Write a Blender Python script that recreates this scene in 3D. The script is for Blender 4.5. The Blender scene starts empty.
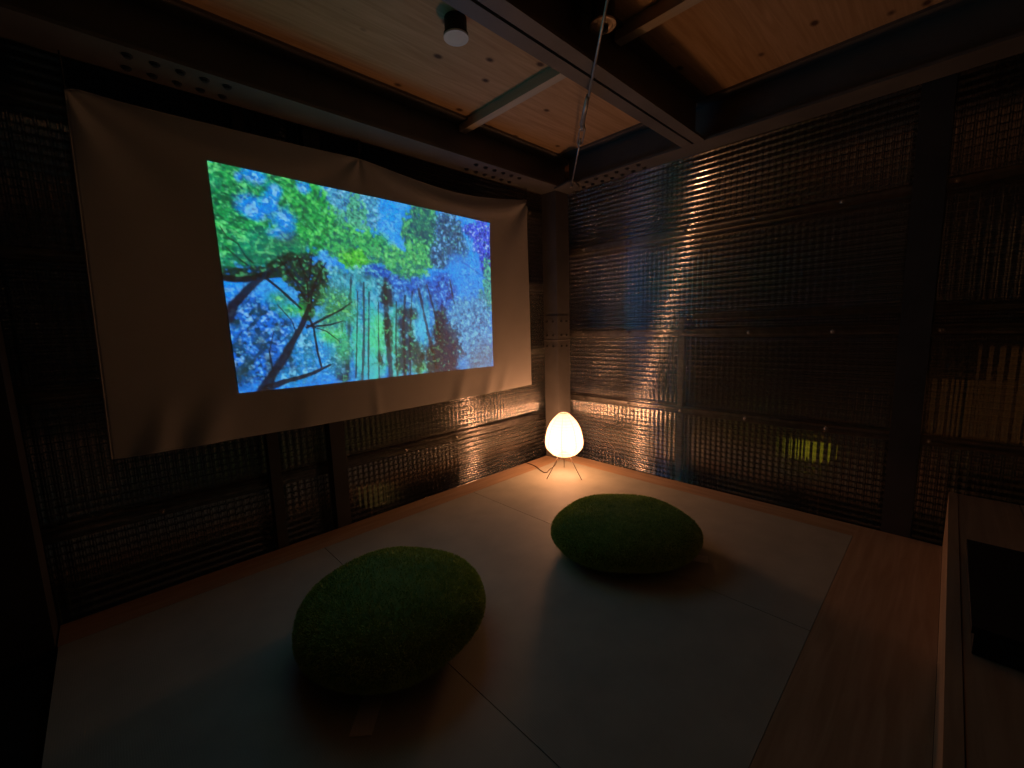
import bpy, bmesh, math, random
import numpy as np
from mathutils import Vector, Matrix

random.seed(7)
rng = np.random.default_rng(7)
scene = bpy.context.scene
C = scene.collection

# ------------------------------------------------------------------ helpers
def srgb(r, g, b):
    out = []
    for c in (r, g, b):
        c /= 255.0
        out.append(c / 12.92 if c <= 0.04045 else ((c + 0.055) / 1.055) ** 2.4)
    return tuple(out) + (1.0,)

def tag(o, label=None, cat=None, group=None, kind=None):
    if label: o['label'] = label
    if cat: o['category'] = cat
    if group: o['group'] = group
    if kind: o['kind'] = kind
    return o

def empty(name, loc=(0, 0, 0), rz=0.0):
    o = bpy.data.objects.new(name, None)
    C.objects.link(o)
    o.location = loc
    o.rotation_euler = (0, 0, rz)
    o.empty_display_size = 0.05
    return o

def obj(name, bm, mat, parent=None, smooth=False, bevel=0.0, loc=None):
    if bevel > 0:
        bmesh.ops.bevel(bm, geom=[e for e in bm.edges if len(e.link_faces) == 2 and e.calc_face_angle(0) > 0.6],
                        offset=bevel, segments=2, profile=0.6, affect='EDGES')
    me = bpy.data.meshes.new(name)
    bmesh.ops.recalc_face_normals(bm, faces=bm.faces[:])
    bm.to_mesh(me)
    bm.free()
    if smooth:
        me.polygons.foreach_set('use_smooth', [True] * len(me.polygons))
    o = bpy.data.objects.new(name, me)
    C.objects.link(o)
    if mat: me.materials.append(mat)
    if parent: o.parent = parent
    if loc: o.location = loc
    return o

def add_box(bm, x0, x1, y0, y1, z0, z1):
    vs = [bm.verts.new(p) for p in ((x0, y0, z0), (x1, y0, z0), (x1, y1, z0), (x0, y1, z0),
                                    (x0, y0, z1), (x1, y0, z1), (x1, y1, z1), (x0, y1, z1))]
    for f in ((0, 3, 2, 1), (4, 5, 6, 7), (0, 1, 5, 4), (1, 2, 6, 5), (2, 3, 7, 6), (3, 0, 4, 7)):
        bm.faces.new([vs[i] for i in f])
    return bm

def box(x0, x1, y0, y1, z0, z1):
    return add_box(bmesh.new(), x0, x1, y0, y1, z0, z1)

def add_lathe(bm, prof, seg=24, center=(0, 0, 0), axis='z', cap=True):
    rings = []
    for r, h in prof:
        ring = []
        for i in range(seg):
            a = 2 * math.pi * i / seg
            ca, sa = r * math.cos(a), r * math.sin(a)
            p = {'z': (ca, sa, h), 'x': (h, ca, sa), 'y': (ca, h, sa)}[axis]
            ring.append(bm.verts.new((p[0] + center[0], p[1] + center[1], p[2] + center[2])))
        rings.append(ring)
    for a, b in zip(rings[:-1], rings[1:]):
        for i in range(seg):
            j = (i + 1) % seg
            bm.faces.new((a[i], a[j], b[j], b[i]))
    if cap:
        bm.faces.new(rings[0][::-1])
        bm.faces.new(rings[-1])
    return bm

def add_tube(bm, pts, r, seg=8, cap=True):
    pts = [Vector(p) for p in pts]
    rings = []
    prev = None
    for i, p in enumerate(pts):
        t = (pts[min(i + 1, len(pts) - 1)] - pts[max(i - 1, 0)]).normalized()
        if prev is None:
            n = t.orthogonal().normalized()
        else:
            n = (prev - t * prev.dot(t)).normalized()
        prev = n
        b = t.cross(n)
        rr = r[i] if isinstance(r, (list, tuple)) else r
        rings.append([bm.verts.new(p + (n * math.cos(2 * math.pi * k / seg) + b * math.sin(2 * math.pi * k / seg)) * rr)
                      for k in range(seg)])
    for a, b in zip(rings[:-1], rings[1:]):
        for k in range(seg):
            j = (k + 1) % seg
            bm.faces.new((a[k], a[j], b[j], b[k]))
    if cap:
        bm.faces.new(rings[0][::-1]); bm.faces.new(rings[-1])
    return bm

def smooth_path(pts, n=8):
    P = [Vector(p) for p in pts]
    P = [P[0]] + P + [P[-1]]
    out = []
    for i in range(1, len(P) - 2):
        for k in range(n):
            t = k / n
            a, b, c, d = P[i - 1], P[i], P[i + 1], P[i + 2]
            out.append(0.5 * ((2 * b) + (c - a) * t + (2 * a - 5 * b + 4 * c - d) * t * t + (3 * b - a - 3 * c + d) * t ** 3))
    out.append(P[-2])
    return out

# ---------------------------------------------------------------- materials
def new_mat(name):
    m = bpy.data.materials.new(name)
    m.use_nodes = True
    nt = m.node_tree
    nt.nodes.clear()
    out = nt.nodes.new('ShaderNodeOutputMaterial')
    return m, nt, out

def ramp_between(nt, fac, c0, c1, p0=0.3, p1=0.7):
    r = nt.nodes.new('ShaderNodeValToRGB')
    r.color_ramp.elements[0].color = c0; r.color_ramp.elements[0].position = p0
    r.color_ramp.elements[1].color = c1; r.color_ramp.elements[1].position = p1
    nt.links.new(fac, r.inputs[0])
    return r.outputs[0]

def surface_mat(name, c0, c1, scale=(8, 8, 8), rough=0.6, metal=0.0, bump=0.0, bump_scale=60, detail=4, spec=0.5, distortion=0.0, p0=0.3, p1=0.7):
    m, nt, out = new_mat(name)
    b = nt.nodes.new('ShaderNodeBsdfPrincipled')
    tc = nt.nodes.new('ShaderNodeTexCoord')
    mp = nt.nodes.new('ShaderNodeMapping')
    mp.inputs['Scale'].default_value = scale
    nz = nt.nodes.new('ShaderNodeTexNoise')
    nz.inputs['Scale'].default_value = 1.0
    nz.inputs['Detail'].default_value = detail
    nz.inputs['Distortion'].default_value = distortion
    nt.links.new(tc.outputs['Object'], mp.inputs[0])
    nt.links.new(mp.outputs[0], nz.inputs['Vector'])
    nt.links.new(ramp_between(nt, nz.outputs['Fac'], c0, c1, p0, p1), b.inputs['Base Color'])
    b.inputs['Roughness'].default_value = rough
    b.inputs['Metallic'].default_value = metal
    b.inputs['Specular IOR Level'].default_value = spec
    if bump:
        n2 = nt.nodes.new('ShaderNodeTexNoise'); n2.inputs['Scale'].default_value = bump_scale
        nt.links.new(tc.outputs['Object'], n2.inputs['Vector'])
        bp = nt.nodes.new('ShaderNodeBump'); bp.inputs['Strength'].default_value = bump
        bp.inputs['Distance'].default_value = 0.002
        nt.links.new(n2.outputs['Fac'], bp.inputs['Height'])
        nt.links.new(bp.outputs[0], b.inputs['Normal'])
    nt.links.new(b.outputs[0], out.inputs[0])
    return m

def emission_mat(name, col, strength):
    m, nt, out = new_mat(name)
    e = nt.nodes.new('ShaderNodeEmission')
    e.inputs[0].default_value = col; e.inputs[1].default_value = strength
    nt.links.new(e.outputs[0], out.inputs[0])
    return m

def sheet_mat(name, refract, tint, rough, k, grime):
    """corrugated clear polycarbonate: fresnel gloss over a see-through body"""
    m, nt, out = new_mat(name)
    fr = nt.nodes.new('ShaderNodeFresnel'); fr.inputs[0].default_value = 1.55
    mul = nt.nodes.new('ShaderNodeMath'); mul.operation = 'MULTIPLY'; mul.use_clamp = True
    mul.inputs[1].default_value = k
    nt.links.new(fr.outputs[0], mul.inputs[0])
    gl = nt.nodes.new('ShaderNodeBsdfGlossy'); gl.inputs['Roughness'].default_value = rough
    gl.inputs['Color'].default_value = (1, 1, 1, 1)
    if refract:
        tr = nt.nodes.new('ShaderNodeBsdfRefraction'); tr.inputs['Roughness'].default_value = 0.10
        tr.inputs['IOR'].default_value = 1.25
        tr.inputs['Color'].default_value = tint
    else:
        # part of what lies behind is bent by the waves, part is seen straight through
        t0 = nt.nodes.new('ShaderNodeBsdfTransparent'); t0.inputs['Color'].default_value = tint
        t1 = nt.nodes.new('ShaderNodeBsdfRefraction'); t1.inputs['Roughness'].default_value = 0.05
        t1.inputs['IOR'].default_value = 1.2; t1.inputs['Color'].default_value = tint
        tr = nt.nodes.new('ShaderNodeMixShader'); tr.inputs[0].default_value = 0.2
        nt.links.new(t0.outputs[0], tr.inputs[1]); nt.links.new(t1.outputs[0], tr.inputs[2])
    df = nt.nodes.new('ShaderNodeBsdfDiffuse'); df.inputs['Color'].default_value = (0.5, 0.48, 0.44, 1)
    m0 = nt.nodes.new('ShaderNodeMixShader'); m0.inputs[0].default_value = grime
    nt.links.new(tr.outputs[0], m0.inputs[1]); nt.links.new(df.outputs[0], m0.inputs[2])
    mx = nt.nodes.new('ShaderNodeMixShader')
    nt.links.new(mul.outputs[0], mx.inputs[0]); nt.links.new(m0.outputs[0], mx.inputs[1]); nt.links.new(gl.outputs[0], mx.inputs[2])
    nt.links.new(mx.outputs[0], out.inputs[0])
    return m

M = {}
M['steel'] = surface_mat('grey_painted_steel', (0.12, 0.118, 0.112, 1), (0.17, 0.166, 0.156, 1), (5, 5, 5), 0.5, 0.0)
M['steel_dark'] = surface_mat('dark_painted_steel', (0.035, 0.036, 0.038, 1), (0.055, 0.056, 0.058, 1), (6, 6, 6), 0.5)
M['zinc'] = surface_mat('galvanised_steel', (0.30, 0.29, 0.27, 1), (0.48, 0.46, 0.43, 1), (25, 25, 25), 0.42, 0.5)
M['ply'] = None
M['joist'] = surface_mat('pale_joist_timber', (0.50, 0.44, 0.33, 1), (0.62, 0.56, 0.44, 1), (30, 2, 30), 0.7)
M['wood'] = surface_mat('pine_board', (0.42, 0.27, 0.15, 1), (0.56, 0.38, 0.23, 1), (3, 40, 40), 0.5, detail=6, distortion=0.6)
M['wood_y'] = surface_mat('pine_board_lengthwise', (0.42, 0.27, 0.15, 1), (0.56, 0.38, 0.23, 1), (40, 3, 40), 0.5, detail=6, distortion=0.6)
M['tatami'] = None
M['black'] = surface_mat('matt_black', (0.008, 0.008, 0.008, 1), (0.014, 0.013, 0.012, 1), (8, 8, 8), 0.6)
M['dark_wall'] = surface_mat('dark_boarding', (0.012, 0.011, 0.010, 1), (0.022, 0.020, 0.018, 1), (2, 20, 2), 0.75)
M['brass'] = surface_mat('worn_ring_metal', (0.45, 0.38, 0.28, 1), (0.6, 0.52, 0.4, 1), (30, 30, 30), 0.4, 0.6)
M['cord'] = surface_mat('brown_flex', (0.10, 0.06, 0.035, 1), (0.13, 0.08, 0.05, 1), (30, 30, 30), 0.6)
M['wire'] = surface_mat('dark_bronze_wire', (0.10, 0.07, 0.045, 1), (0.14, 0.10, 0.07, 1), (30, 30, 30), 0.4, 0.5)
M['tag'] = surface_mat('woven_tag', (0.76, 0.72, 0.64, 1), (0.84, 0.80, 0.72, 1), (200, 200, 200), 0.9)
M['sheet_front'] = sheet_mat('clear_corrugated_front', False, (0.97, 0.97, 0.97, 1), 0.06, 2.7, 0.006)
M['sheet_rear'] = sheet_mat('clear_corrugated_rear', True, (0.75, 0.76, 0.75, 1), 0.06, 14.0, 0.01)
M['moss'] = surface_mat('moss_body', (0.16, 0.26, 0.07, 1), (0.30, 0.40, 0.12, 1), (40, 40, 40), 0.95, bump=0.6, bump_scale=150, spec=0.1)
M['blade'] = surface_mat('moss_blades', (0.36, 0.52, 0.12, 1), (0.66, 0.76, 0.26, 1), (28, 28, 28), 0.9, spec=0.1)
M['leaf'] = surface_mat('garden_leaf', (0.02, 0.05, 0.01, 1), (0.06, 0.11, 0.02, 1), (20, 20, 20), 0.7)

def make_ply():
    m, nt, out = new_mat('knotty_plywood')
    b = nt.nodes.new('ShaderNodeBsdfPrincipled')
    tc = nt.nodes.new('ShaderNodeTexCoord')
    mp = nt.nodes.new('ShaderNodeMapping'); mp.inputs['Scale'].default_value = (2.2, 34, 5)
    nz = nt.nodes.new('ShaderNodeTexNoise'); nz.inputs['Scale'].default_value = 1; nz.inputs['Detail'].default_value = 6
    nz.inputs['Distortion'].default_value = 1.4
    nt.links.new(tc.outputs['Object'], mp.inputs[0]); nt.links.new(mp.outputs[0], nz.inputs['Vector'])
    base = ramp_between(nt, nz.outputs['Fac'], (0.44, 0.28, 0.14, 1), (0.64, 0.45, 0.26, 1), 0.25, 0.75)
    # knots
    mk = nt.nodes.new('ShaderNodeMapping'); mk.inputs['Scale'].default_value = (6.0, 8.5, 6.0)
    vo = nt.nodes.new('ShaderNodeTexVoronoi'); vo.inputs['Scale'].default_value = 1.0; vo.inputs['Randomness'].default_value = 1.0
    nt.links.new(tc.outputs['Object'], mk.inputs[0]); nt.links.new(mk.outputs[0], vo.inputs['Vector'])
    kf = ramp_between(nt, vo.outputs['Distance'], (1, 1, 1, 1), (0, 0, 0, 1), 0.07, 0.16)
    mix = nt.nodes.new('ShaderNodeMixRGB'); mix.inputs[2].default_value = (0.09, 0.045, 0.02, 1)
    nt.links.new(kf, mix.inputs[0]); nt.links.new(base, mix.inputs[1])
    nt.links.new(mix.outputs[0], b.inputs['Base Color'])
    b.inputs['Roughness'].default_value = 0.65
    nt.links.new(b.outputs[0], out.inputs[0])
    return m
M['ply'] = make_ply()

def make_tatami():
    m, nt, out = new_mat('woven_tatami')
    b = nt.nodes.new('ShaderNodeBsdfPrincipled')
    tc = nt.nodes.new('ShaderNodeTexCoord')
    wv = nt.nodes.new('ShaderNodeTexWave'); wv.wave_type = 'BANDS'; wv.bands_direction = 'X'
    wv.inputs['Scale'].default_value = 60; wv.inputs['Distortion'].default_value = 1.0
    nz = nt.nodes.new('ShaderNodeTexNoise'); nz.inputs['Scale'].default_value = 7; nz.inputs['Detail'].default_value = 5
    nt.links.new(tc.outputs['Object'], wv.inputs['Vector']); nt.links.new(tc.outputs['Object'], nz.inputs['Vector'])
    nt.links.new(ramp_between(nt, nz.outputs['Fac'], (0.43, 0.415, 0.325, 1), (0.52, 0.50, 0.39, 1)), b.inputs['Base Color'])
    bp = nt.nodes.new('ShaderNodeBump'); bp.inputs['Strength'].default_value = 0.25; bp.inputs['Distance'].default_value = 0.001
    nt.links.new(wv.outputs['Fac'], bp.inputs['Height']); nt.links.new(bp.outputs[0], b.inputs['Normal'])
    b.inputs['Roughness'].default_value = 0.62
    nt.links.new(b.outputs[0], out.inputs[0])
    return m
M['tatami'] = make_tatami()

H = 1.93        # underside of the steel frame
PLY = 2.14      # underside of the ceiling boards
XL, YR = -2.74, -3.05

# ------------------------------------------------------------------- camera
cam = bpy.data.cameras.new('camera')
co = bpy.data.objects.new('camera', cam)
C.objects.link(co)
r = Vector((0.71784515, -0.69557322, -0.02960122)); u = Vector((0.11449512, 0.0760084, 0.99051178)); f = Vector((0.68672353, 0.71442328, -0.134202))
mw = Matrix.Identity(4)
for i in range(3):
    mw[i][0], mw[i][1], mw[i][2] = r[i], u[i], -f[i]
mw.translation = Vector((-2.5196, -2.1134, 1.0))
co.matrix_world = mw
cam.sensor_width = 36.0
cam.lens = 421.67 / 1024 * 36
cam.clip_start = 0.01
scene.camera = co

# -------------------------------------------------------------------- floor
fl = empty('floor'); tag(fl, kind='structure')
obj('subfloor', box(XL - .14, 0.0, YR, 0.0, -0.12, -0.04), M['dark_wall'], fl)
bm = bmesh.new()
add_box(bm, XL, 0.0, -2.158, -1.872, -0.04, 0.0)
obj('floor_boards', bm, M['wood'], fl, bevel=0.001)
t1 = obj('trim_1', box(-2.74, 0.0, -0.145, 0.0, -0.04, 0.0), M['wood'], None, bevel=0.002); tag(t1, kind='structure')
t2 = obj('trim_2', box(-0.138, 0.0, -1.872, -0.146, -0.04, 0.0), M['wood_y'], None, bevel=0.002); tag(t2, kind='structure')

mats = [(-0.985, -0.139, 'grey borderless tatami mat nearest the paper lamp, partly under the right green cushion'),
        (-1.879, -0.987, 'middle grey tatami mat, between the seams running past the two green cushions'),
        (-2.738, -1.881, 'grey tatami mat at the left end, beside the dark corner post')]
for x0, x1, lab in mats:
    o = obj('tatami_mat', box(x0 + .0003, x1 - .0003, -1.8705, -0.1465, -0.04, 0.0), M['tatami'], None, bevel=0.002)
    tag(o, lab, 'tatami mat', 'tatami mats on the floor')

# ------------------------------------------------------------------ ceiling
ce = empty('ceiling'); tag(ce, kind='structure')
for (x0, x1, y0, y1) in ((-2.9, -0.93, -1.09, 0.25), (-0.928, 0.25, -1.09, 0.25), (-2.9, -0.93, YR, -1.095), (-0.928, 0.25, YR, -1.095)):
    obj('ceiling_board', box(x0, x1, y0, y1, PLY, PLY + .024), M['ply'], ce)
for (y0, y1) in ((-1.075, -0.115), (-2.06, -1.115)):
    for x0 in (-0.95, -1.93 - .9):
        obj('joist', box(x0, x0 + .045, y0, y1, PLY - .05, PLY), M['joist'], ce, bevel=0.002)

def h_beam(name, x0, x1, yc, half, web=0.008, fl_t=0.012, along='x', lips=(1, 1)):
    """rolled steel section: bottom flange, web, top flange"""
    bm = bmesh.new()
    def bx(a0, a1, b0, b1, z0, z1):
        if along == 'x': add_box(bm, a0, a1, b0, b1, z0, z1)
        else: add_box(bm, b0, b1, a0, a1, z0, z1)
    lo, hi = yc - half * lips[0], yc + half * lips[1]
    bx(x0, x1, lo, hi, H, H + fl_t)
    bx(x0, x1, yc - web / 2, yc + web / 2, H + fl_t, PLY - fl_t)
    bx(x0, x1, lo, hi, PLY - fl_t, PLY)
    return bm

def bolt_bm(x, y, z, r=0.010, h=0.006, seg=6, axis='z'):
    bm = bmesh.new()
    if axis == 'z':
        add_lathe(bm, [(r * 1.5, z), (r * 1.5, z - .003)], 14, (x, y, 0))
        add_lathe(bm, [(r, z - .003), (r, z - .003 - h)], seg, (x, y, 0))
    return bm

bms = [('x', -2.74, -0.14, -0.10, 0.095, (1, 1)), ('y', YR, -0.14, -0.10, 0.08, (1, 1))]
beam_back = empty('steel_beam'); tag(beam_back, kind='structure')
obj('beam_section', h_beam('b', -2.88, 0.0, -0.10, 0.095), M['steel'], beam_back)
for x0, n in ((-0.86, 6), (-2.35, 5)):
    for k in range(n):
        for y in (-0.055, -0.145):
            obj('bolt', bolt_bm(x0 + k * .07, y, H), M['steel_dark'], beam_back)
beam_right = empty('steel_beam'); tag(beam_right, kind='structure')
obj('beam_section', h_beam('b', YR, -0.206, -0.08, 0.075, along='y'), M['steel'], beam_right)
for k in range(7):
    for x in (-0.045, -0.115):
        obj('bolt', bolt_bm(x, -0.30 - k * .075, H), M['steel_dark'], beam_right)
beam_mid = empty('steel_beam'); tag(beam_mid, kind='structure')
obj('beam_section', h_beam('b', -2.88, -0.156, -1.084, 0.055, lips=(0, 1)), M['steel'], beam_mid)
obj('beam_section', h_beam('b', -2.88, -0.156, -1.096, 0.055, lips=(1, 0)), M['steel'], beam_mid)

# ------------------------------------------------------------------ columns
def column(x0, x1, y0, y1, z0, z1, mat, joint=None):
    e = empty('steel_column'); tag(e, kind='structure')
    t = 0.009
    bm = box(x0, x1, y0, y1, z0, z1)
    obj('column_shaft', bm, mat, e, bevel=0.006)
    if joint:
        obj('splice_plate', box(x0 - .004, x1 - .02, y0 - .004, y1 - .02, joint, joint + .17), mat, e, bevel=0.002)
        obj('seam_band', box(x0 - .006, x1, y0 - .006, y1, joint - .012, joint - .006), M['zinc'], e)
        for dz in (-.05, .03, .13):
            for q in (.035, .095):
                bm = bmesh.new(); add_lathe(bm, [(.008, x0 - .004), (.008, x0 - .013)], 6, (0, y0 + q, joint + dz), 'x')
                obj('bolt', bm, M['steel_dark'], e)
                bm = bmesh.new(); add_lathe(bm, [(.008, y0 - .004), (.008, y0 - .013)], 6, (x0 + q, 0, joint + dz), 'y')
                obj('bolt', bm, M['steel_dark'], e)
    return e
column(-0.14, 0.0, -0.13, 0.0, -0.04, H, M['steel'], 0.90)
column(-2.88, -2.745, -0.14, 0.0, -0.04, H, M['steel_dark'])
column(0.004, 0.072, -2.055, -1.955, -0.12, PLY, M['steel_dark'])
column(-1.755, -1.685, 0.004, 0.072, -0.12, PLY, M['steel_dark'])
column(-2.03, -1.985, 0.02, 0.072, -0.12, PLY, M['steel_dark'])

# ------------------------------------------------- corrugated plastic walls
PITCH, AMP = 0.032, 0.0055
def corrugated(name, mat, parent, a0, a1, b0, b1, pos, plane, ridge):
    """plane 'y': sheet at y=pos spanning x a0..a1; plane 'x': sheet at x=pos spanning y a0..a1; ridges horizontal or vertical"""
    n_per = 12
    bm = bmesh.new()
    if ridge == 'h': w0, w1, l0, l1 = b0, b1, a0, a1
    else: w0, w1, l0, l1 = a0, a1, b0, b1
    n = int((w1 - w0) / PITCH * n_per)
    prev = None
    for i in range(n + 1):
        w = w0 + (w1 - w0) * i / n
        d = pos + AMP * math.sin(2 * math.pi * w / PITCH)
        row = []
        for l in (l0, (l0 + l1) / 2, l1):
            a, b = (l, w) if ridge == 'h' else (w, l)
            row.append(bm.verts.new((a, d, b) if plane == 'y' else (d, a, b)))
        if prev:
            for k in range(2):
                bm.faces.new((prev[k], prev[k + 1], row[k + 1], row[k]))
        prev = row
    return obj(name, bm, mat, parent, smooth=True)

wb = empty('wall_back'); tag(wb, kind='structure')
wr = empty('wall_right'); tag(wr, kind='structure')
FR, RE = 0.125, 0.19
corrugated('front_sheet', M['sheet_front'], wb, -3.0, 0.118, -0.25, PLY, FR, 'y', 'h')
corrugated('rear_sheet', M['sheet_rear'], wb, -3.0, 0.18, -0.25, PLY, RE, 'y', 'v')
corrugated('front_sheet', M['sheet_front'], wr, -3.05, 0.118, -0.25, PLY, FR, 'x', 'h')
corrugated('rear_sheet', M['sheet_rear'], wr, -3.05, 0.18, -0.25, PLY, RE, 'x', 'v')

def rail(parent, plane, a0, a1, z, hgt=0.045):
    bm = bmesh.new()
    y0, y1 = FR + .007, RE - .007
    for (p0, p1, z0, z1) in ((y0, y0 + .003, z - hgt / 2, z + hgt / 2), (y0, y1, z + hgt / 2 - .003, z + hgt / 2), (y0, y1, z - hgt / 2, z - hgt / 2 + .003)):
        if plane == 'y': add_box(bm, a0, a1, p0, p1, z0, z1)
        else: add_box(bm, p0, p1, a0, a1, z0, z1)
    return obj('girt', bm, M['zinc'], parent)
def screw(parent, plane, a, z):
    bm = bmesh.new()
    prof = [(.011, 0.0), (.011, -.003), (.006, -.004), (.006, -.010), (.003, -.012)]
    y = FR - AMP
    if plane == 'y': add_lathe(bm, [(r_, y + h) for r_, h in prof], 10, (a, 0, z), 'y')
    else: add_lathe(bm, [(r_, y + h) for r_, h in prof], 10, (0, a, z), 'x')
    return obj('screw', bm, M['zinc'], parent, smooth=False)
for z in (0.28, 0.80, 1.30, 1.83):
    rail(wb, 'y', -2.9, 0.11, z)
    for k in range(8):
        screw(wb, 'y', -0.14 - k * 0.38, z)
for z in (0.43, 0.93, 1.55):
    rail(wr, 'x', -3.0, 0.11, z)
    for k in range(8):
        screw(wr, 'x', -0.166 - k * 0.384, z)
rail(wr, 'x', -3.0, -1.0, 1.03, 0.03)
obj('stud', box(FR + .008, FR + .045, -0.94, -0.905, -0.2, 1.03), M['zinc'], wr)

wl = obj('wall_left', box(-2.98, -2.89, YR, 0.0, -0.12, PLY), M['dark_wall']); tag(wl, kind='structure')
wq = obj('wall_rear', box(-2.98, 0.0, YR - .1, YR, -0.12, PLY), M['dark_wall']); tag(wq, kind='structure')

# -------------------------------------------------- raised wooden platform
pf = empty('wooden_platform', (0, 0, 0)); tag(pf, 'low pale wooden platform with a plank edge, right of the wooden floor strip', 'platform')
obj('edge_board', box(-2.70, -0.005, -2.185, -2.159, 0.0, 0.25), M['wood'], pf, bevel=0.002)
bm = bmesh.new()
for k in range(5):
    add_box(bm, -2.70, -0.005, -2.352 - k * .168, -2.187 - k * .168, 0.224, 0.248)
obj('deck', bm, M['wood'], pf, bevel=0.001)
obj('base', box(-2.68, -0.02, -3.0, -2.19, 0.0, 0.222), M['dark_wall'], pf)
sb = empty('low_box', (0, 0, 0)); tag(sb, 'low matt black box lying on the wooden platform by its plank edge', 'box')
obj('box_body', box(-1.21, -0.70, -2.75, -2.20, 0.2495, 0.30), M['black'], sb, bevel=0.004)
obj('lid', box(-1.215, -0.695, -2.755, -2.195, 0.301, 0.318), M['black'], sb, bevel=0.004)

# --------------------------------------------------------- projection screen
def cloth_offset(x, z):
    """how far the hanging cloth stands off its plane, in metres (towards the room is negative y)"""
    X0, X1, Z0, Z1 = -2.527, -0.318, 0.575, 1.84
    s = (x - X0) / (X1 - X0); t = (Z1 - z) / (Z1 - Z0)
    d = 0.004 * np.sin(9 * s + 2 * t) + 0.003 * np.sin(17 * s - 3 * t + 1)
    # pulled creases running down from the two hanging points on the top hem
    for (cx, amp, ang) in ((0.46, .003, 0.5), (1.0, .012, -0.9), (0.0, .012, 0.9)):
        dx = s - cx; rr = np.sqrt(dx * dx * 3 + t * t) + 1e-6
        th = np.arctan2(dx * 1.7, t + 1e-6)
        d += amp * np.exp(-rr / 0.22) * np.cos(th * 7 + ang)
    # sag swag below the top hem
    for (c0, c1) in ((0.0, 0.46), (0.46, 1.0)):
        w = np.clip((s - c0) / (c1 - c0), 0, 1)
        line = 0.02 + 0.075 * np.sin(np.pi * w)
        d += -(0.004 if c0 == 0 else 0.012) * np.exp(-((t - line) / 0.035) ** 2) * np.sin(np.pi * w)
    # slack folds leaning over the bottom hem
    for (c, lean, wd, a) in ((0.70, 0.35, .020, .012), (0.80, 0.40, .022, .014), (0.86, 0.45, .018, .010), (0.46, -0.05, .012, .006), (0.12, 0.4, .03, .014), (0.05, .3, .02, .010), (0.3, .2, .03, .006)):
        uu = s - c - lean * (t - 1) * -0.55
        d += -a * np.exp(-(uu / wd) ** 2) * np.clip((t - 0.80) / 0.2, 0, 1) ** 1.2
    return d

screen = empty('projection_screen', (-1.42, -0.03, 0.575))
tag(screen, 'white cloth projection screen glowing with a forest picture on the corrugated wall', 'screen')
def cloth_point(s, t):
    # corners measured off the hanging cloth: it is a little wider at the bottom
    top = np.stack([-2.512 + s * (-0.333 + 2.512), 1.822 + s * 0.032], -1)
    bot = np.stack([-2.542 + s * (-0.326 + 2.542), 0.566 + s * 0.018 - 0.010 * np.sin(np.pi * s)], -1)
    p = top * (1 - t[..., None]) + bot * t[..., None]
    w = np.where(s < 0.46, s / 0.46, (s - 0.46) / 0.54)
    p[..., 1] -= (1 - t) * np.where(s < .46, 0.006, 0.055) * np.sin(np.pi * w)
    return p
def grid_mesh(name, P, mat, parent, cols=None):
    n, m = P.shape[:2]
    V = P.reshape(-1, 3)
    idx = np.arange(n * m).reshape(n, m)
    F = np.stack([idx[:-1, :-1], idx[1:, :-1], idx[1:, 1:], idx[:-1, 1:]], -1).reshape(-1, 4)
    me = bpy.data.meshes.new(name)
    me.from_pydata(V.tolist(), [], F.tolist())
    me.polygons.foreach_set('use_smooth', [True] * len(me.polygons))
    if cols is not None:
        a = me.color_attributes.new('picture', 'FLOAT_COLOR', 'POINT')
        c4 = np.ones((n * m, 4), np.float32); c4[:, :3] = cols.reshape(-1, 3)
        a.data.foreach_set('color', c4.ravel())
    o = bpy.data.objects.new(name, me); C.objects.link(o)
    me.materials.append(mat)
    o.parent = parent
    return o
M['cloth'] = surface_mat('white_cotton', (0.60, 0.585, 0.555, 1), (0.66, 0.645, 0.61, 1), (4, 4, 4), 0.95, bump=0.15, bump_scale=300, spec=0.1)
ORG = np.array([-1.42, -0.03, 0.575])
S, T = np.meshgrid(np.linspace(0, 1, 260), np.linspace(0, 1, 170))
q = cloth_point(S, T)
P = np.stack([q[..., 0], -0.030 + cloth_offset(q[..., 0], q[..., 1]), q[..., 1]], -1) - ORG
cl = grid_mesh('cloth', P, M['cloth'], screen)
sol = cl.modifiers.new('thick', 'SOLIDIFY'); sol.thickness = 0.0015; sol.offset = 1.0
# narrow stitched hems
bm = bmesh.new()
for t in (0.0, 1.0):
    s = np.linspace(0, 1, 120); tt = np.full_like(s, t)
    qq = cloth_point(s, tt)
    yy = -0.030 + cloth_offset(qq[:, 0], qq[:, 1])
    add_tube(bm, [(a - ORG[0], b - ORG[1], c - ORG[2]) for a, b, c in zip(qq[:, 0], yy, qq[:, 1])], 0.0025, 6)
for s in (0.0, 1.0):
    t = np.linspace(0, 1, 90); ss = np.full_like(t, s)
    qq = cloth_point(ss, t)
    yy = -0.030 + cloth_offset(qq[:, 0], qq[:, 1])
    add_tube(bm, [(a - ORG[0], b - ORG[1], c - ORG[2]) for a, b, c in zip(qq[:, 0], yy, qq[:, 1])], 0.0025, 6)
obj('hem', bm, M['cloth'], screen, smooth=True)
# hanging cords from the top hem up to the beam
for s in (0.0, 0.46, 1.0):
    qq = cloth_point(np.array([s]), np.array([0.0]))[0]
    bm = bmesh.new()
    add_tube(bm, [(qq[0] - ORG[0], 0.0, qq[1] - ORG[2]), (qq[0] - ORG[0], -0.005, 1.93 - ORG[2])], 0.0025, 6)
    obj('hanging_cord', bm, M['steel_dark'], screen)

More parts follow.
